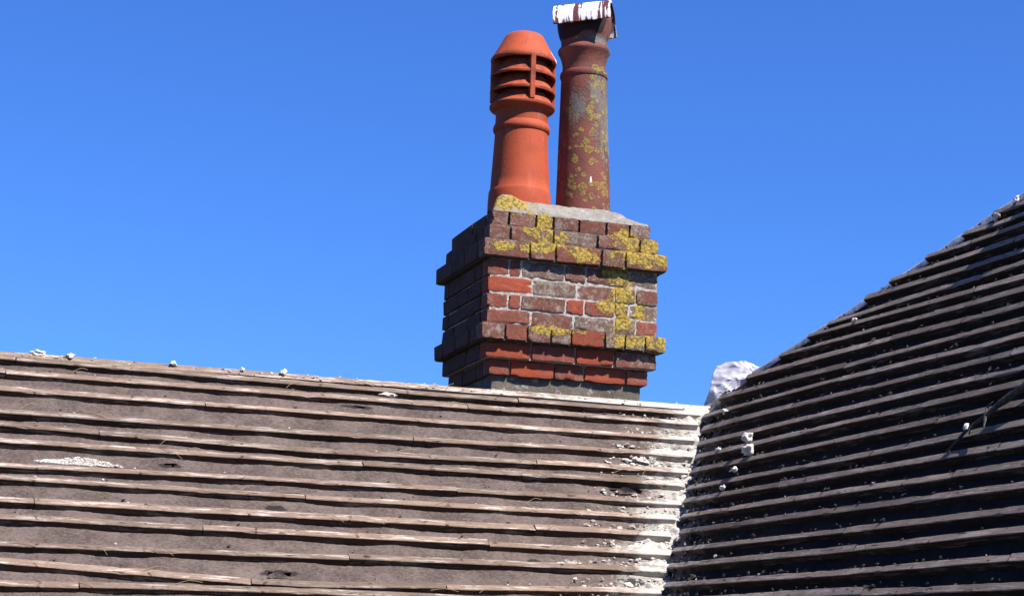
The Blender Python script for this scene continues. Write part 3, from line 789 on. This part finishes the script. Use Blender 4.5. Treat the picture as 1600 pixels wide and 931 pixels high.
for ci, (nm, zb_, zt_, ins, js, codes) in enumerate(COURSES):
    xl, xr = js[0], js[-1]; yf, ybk = ins, DEP - ins; T = .10
    if nm == "A": yf = .028
    for k, (a, b) in enumerate(zip(js, js[1:])):
        la = a if k == 0 else a + J2; rb_ = b if k == len(js) - 2 else b - J2
        pr = random.uniform(-.003, .002)
        brick(la, rb_, yf + pr, yf + T, zb_, zt_, codes[k % len(codes)], fine=True)
    # the other three faces, in plain bond
    def run(lo, hi, first):
        c = [lo]; L = first
        while c[-1] + L < hi - .06: c.append(c[-1] + L); L = .215
        c.append(hi); return c
    off = .107 if ci % 2 else .215
    for lab in ("left", "right"):
        rr = run(yf + T + .009, ybk, off)
        for k, (a, b) in enumerate(zip(rr, rr[1:])):
            b2 = b if k == len(rr) - 2 else b - .009
            pr = random.uniform(-.002, .002)
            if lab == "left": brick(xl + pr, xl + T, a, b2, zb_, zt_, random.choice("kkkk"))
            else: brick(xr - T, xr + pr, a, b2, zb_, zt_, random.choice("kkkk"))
    rr = run(xl + T + .009, xr - T - .009, off)
    for k, (a, b) in enumerate(zip(rr, rr[1:])):
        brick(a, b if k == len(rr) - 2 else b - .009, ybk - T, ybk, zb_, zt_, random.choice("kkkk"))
    rec = .0034 if nm == "S" else .013
    nz_ = COURSES[ci - 1][1] if ci else 7.226
    top_lim = nz_ if ci and COURSES[ci - 1][3] <= ins else zt_ - .002
    bot_prev = COURSES[ci + 1][2] if ci + 1 < len(COURSES) else zb_ + .002
    tgt = core if nm in ("S", "K") else coreD
    z_lo = zb_ - .0045 if ci + 1 < len(COURSES) else zb_ + .003
    z_hi = zt_ + .0045
    if ci == 0: z_hi = zt_ + .002
    bmbox(tgt, xl + .011, xr - rec, yf + rec, ybk - rec, z_lo - Z0 + .0001 * ci, z_hi - Z0)
from_bm("mortar_joints", core, MORTAR, stack)
from_bm("worn_mortar_joints", coreD, MORTAR_DARK, stack)
# rendered plinth
bm = bmesh.new(); bmesh.ops.create_grid(bm, x_segments=1, y_segments=1, size=1); bm.clear()
bmbox(bm, .050, .778, .055, DEP - .055, 5.9 - Z0, 6.461 - Z0)
bmesh.ops.subdivide_edges(bm, edges=list(bm.edges), cuts=14, use_grid_fill=True)
for v in bm.verts:
    p = v.co; v.co += Vector((.004 * nz(p.y * 6, p.z * 8, 2), .005 * nz(p.x * 6, p.z * 8, 1) + .002 * nz(p.x * 24, p.z * 24), 0))
from_bm("plinth", bm, RENDER, stack)
# flaunching: cement bedding that slopes up to the pots
def flaunching():
    vs, fs = [], []; nx, ny = 70, 60
    x0, x1, y0, y1 = .029, .805, .029, DEP - .029
    for j in range(ny + 1):
        for i in range(nx + 1):
            x = x0 + (x1 - x0) * i / nx; y = y0 + (y1 - y0) * j / ny
            d = min(x - x0, x1 - x, y - y0, y1 - y)
            z = 7.219 + .014 * sstep(0, .012, d) + .085 * sstep(.0, .17, d)
            z += .060 * math.exp(-((x - .085) / .085) ** 2 - ((y - .075) / .07) ** 2) * sstep(-.004, .03, d)
            z += .025 * math.exp(-((x - .17) / .06) ** 2 - ((y - .06) / .05) ** 2) * sstep(-.004, .03, d)
            z += -.012 * math.exp(-((x - .262) / .012) ** 2) * math.exp(-((y - .02) / .10) ** 2)
            z += (.006 * nz(x * 14, y * 14, 4) + .004 * nz(x * 40, y * 40, 2)) * sstep(-.01, .05, d)
            ex = .006 * nz(x * 20, y * 20, 9)
            vs.append((x + ex, y + .006 * nz(x * 22, y * 18, 12), z - Z0))
    w = nx + 1
    for j in range(ny):
        for i in range(nx): a = j * w + i; fs.append((a, a + 1, a + w + 1, a + w))
    from_py("flaunching", vs, fs, CEMENT, stack, smooth=True)
flaunching()

# ------------------------------------------------------------------ chimney pots
def lathe(name, prof, mat, parent, a0=0.0, a1=2 * PI, seg=72, wob=0.0, close=False, axis_shift=None):
    full = abs(a1 - a0 - 2 * PI) < 1e-6
    vs, fs = [], []; n = seg if full else seg + 1; P = len(prof)
    for i in range(n):
        a = a0 + (a1 - a0) * i / seg
        for (r, z) in prof:
            k = 1 + wob * nz(math.cos(a) * 1.5 + 3, math.sin(a) * 1.5, z * 6)
            vs.append((r * k * math.cos(a), r * k * math.sin(a), z + wob * .05 * nz(math.cos(a) * 2, math.sin(a) * 2, z * 9)))
    for i in range(seg):
        i2 = (i + 1) % n
        for k in range(P if close else P - 1):
            k2 = (k + 1) % P
            fs.append((i * P + k, i2 * P + k, i2 * P + k2, i * P + k2))
    if not full and close:
        fs.append(tuple(range(P - 1, -1, -1))); fs.append(tuple((n - 1) * P + k for k in range(P)))
    return from_py(name, vs, fs, mat, parent, smooth=True)
ZP = 7.30
p1 = thing("chimney_pot", "bright orange terracotta chimney pot with louvred domed head, on the left of the stack", "chimney pot", Matrix.Translation((CX + .2570, CY + .365, ZP)), "chimney pots on the stack")
z = lambda v: v - ZP
sharp(lathe("barrel", [(.10, z(7.30)), (.154, z(7.30)), (.1535, z(7.345)), (.1505, z(7.395)), (.147, z(7.408)), (.1440, z(7.412)), (.1415, z(7.46)), (.1345, z(7.58)), (.1292, z(7.692)), (.1285, z(7.79)), (.131, z(7.800)),
     (.142, z(7.808)), (.155, z(7.814)), (.1605, z(7.822)), (.1605, z(7.832)), (.151, z(7.842)), (.124, z(7.880)), (.112, z(7.898)), (.108, z(7.896)), (.117, z(7.84)), (.112, z(7.70)), (.118, z(7.5))], POT_NEW, p1, wob=.006))
sharp(lathe("collar_ring", [(.128, z(7.699)), (.1335, z(7.700)), (.1375, z(7.706)), (.1395, z(7.715)), (.1385, z(7.724)), (.1345, z(7.733)), (.131, z(7.742)), (.128, z(7.746))], POT_NEW, p1, wob=.004))
for zi in (7.893, 7.972):
    sharp(lathe("louvre", [(.152, z(zi)), (.1595, z(zi)), (.1612, z(zi + .006)), (.1605, z(zi + .012)), (.1490, z(zi + .022)), (.124, z(zi + .058)), (.109, z(zi + .086)), (.102, z(zi + .084)), (.142, z(zi + .010))], POT_NEW, p1, wob=.012, close=True))
sharp(lathe("cowl_cap", [(.140, z(8.066)), (.150, z(8.053)), (.1600, z(8.053)), (.1622, z(8.060)), (.1615, z(8.069)), (.151, z(8.085)), (.126, z(8.130)), (.103, z(8.173)), (.095, z(8.188)), (.086, z(8.197)), (.066, z(8.205)), (.035, z(8.208)), (.0, z(8.209))], POT_NEW, p1, wob=.006))
for k in range(4):
    ang = math.radians(-108 + 20 + 90 * k) - math.radians(3)
    bm = bmesh.new(); bmbox(bm, .112, .1632, -.0125, .0125, z(7.838), z(8.058))
    bmesh.ops.bevel(bm, geom=list(bm.edges), offset=.002, segments=1, affect='EDGES')
    bmesh.ops.rotate(bm, verts=bm.verts, matrix=Matrix.Rotation(ang, 3, 'Z'), cent=(0, 0, 0))
    from_bm("mullion", bm, POT_NEW, p1)

p2 = thing("chimney_pot", "tall weathered dark red chimney pot with lichen rings, under a ridge tile", "chimney pot", Matrix.Translation((CX + .588, CY + .365, ZP)), "chimney pots on the stack")
p2.matrix_world = Matrix.Translation((CX + .586, CY + .365, ZP)) @ Matrix.Rotation(math.radians(-1.0), 4, 'Y')
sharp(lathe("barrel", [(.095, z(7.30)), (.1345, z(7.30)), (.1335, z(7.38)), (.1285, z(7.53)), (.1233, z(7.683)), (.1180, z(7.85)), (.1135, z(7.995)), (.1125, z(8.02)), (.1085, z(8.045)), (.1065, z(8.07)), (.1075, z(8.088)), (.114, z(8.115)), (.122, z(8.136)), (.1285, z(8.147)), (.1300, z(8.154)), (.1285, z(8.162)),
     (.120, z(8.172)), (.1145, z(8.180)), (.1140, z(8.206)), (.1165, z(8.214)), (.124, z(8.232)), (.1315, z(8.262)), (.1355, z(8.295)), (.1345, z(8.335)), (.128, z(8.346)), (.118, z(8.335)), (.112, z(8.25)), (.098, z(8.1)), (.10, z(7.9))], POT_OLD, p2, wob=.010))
sharp(lathe("collar_ring", [(.110, z(8.014)), (.1165, z(8.016)), (.1190, z(8.024)), (.1188, z(8.034)), (.1165, z(8.042)), (.107, z(8.048))], POT_OLD, p2, wob=.008))

# half-round ridge tile laid over the mouth of the old pot
yaw, tilt = -.4753, .0934
ax = Vector((math.cos(yaw) * math.cos(tilt), math.sin(yaw) * math.cos(tilt), math.sin(tilt))); ee = Vector((-math.sin(yaw), math.cos(yaw), 0)); nn = ax.cross(ee)
mt = frame(ax, ee, nn, Vector((CX + .5762, CY + .3649, 8.270)))
vs, fs = [], []; na, nl = 28, 26; HL, RR, HT, TH = .1414, .1585, .1346, .013
for j in range(nl + 1):
    x = -HL + 2 * HL * j / nl
    ring = []
    for shell in (0, 1):
        for i in range(na + 1):
            t = i / na if shell == 0 else 1 - i / na
            a = PI * t; r = RR - TH * shell; h = HT - TH * shell
            e = 1 + .02 * nz(math.cos(a) * 2, x * 14, 3) + .008 * nz(math.cos(a) * 7, x * 40, 5)
            xe = x + (.005 * nz(a * 3, j * .7, 8) if j in (0, nl) else 0)
            flat = .004 * nz(x * 25, shell) if i in (0, na) else 0
            vs.append((xe, -math.cos(a) * r * e, math.sin(a) * h * e + flat))
P = 2 * (na + 1)
for j in range(nl):
    for k in range(P): k2 = (k + 1) % P; fs.append((j * P + k, (j + 1) * P + k, (j + 1) * P + k2, j * P + k2))
fs = [tuple(reversed(f)) for f in fs]
for j in (0, nl):
    for i in range(na):
        q = (j * P + i, j * P + i + 1, j * P + P - 2 - i, j * P + P - 1 - i)
        fs.append(q if j == 0 else tuple(reversed(q)))
rt = from_py("ridge_tile", vs, fs, TILE, None, smooth=True); rt.matrix_world = mt; sharp(rt)
tag(rt, "half-round clay ridge tile streaked white with droppings, laid over the old pot", "ridge tile")
bpy.context.view_layer.update()
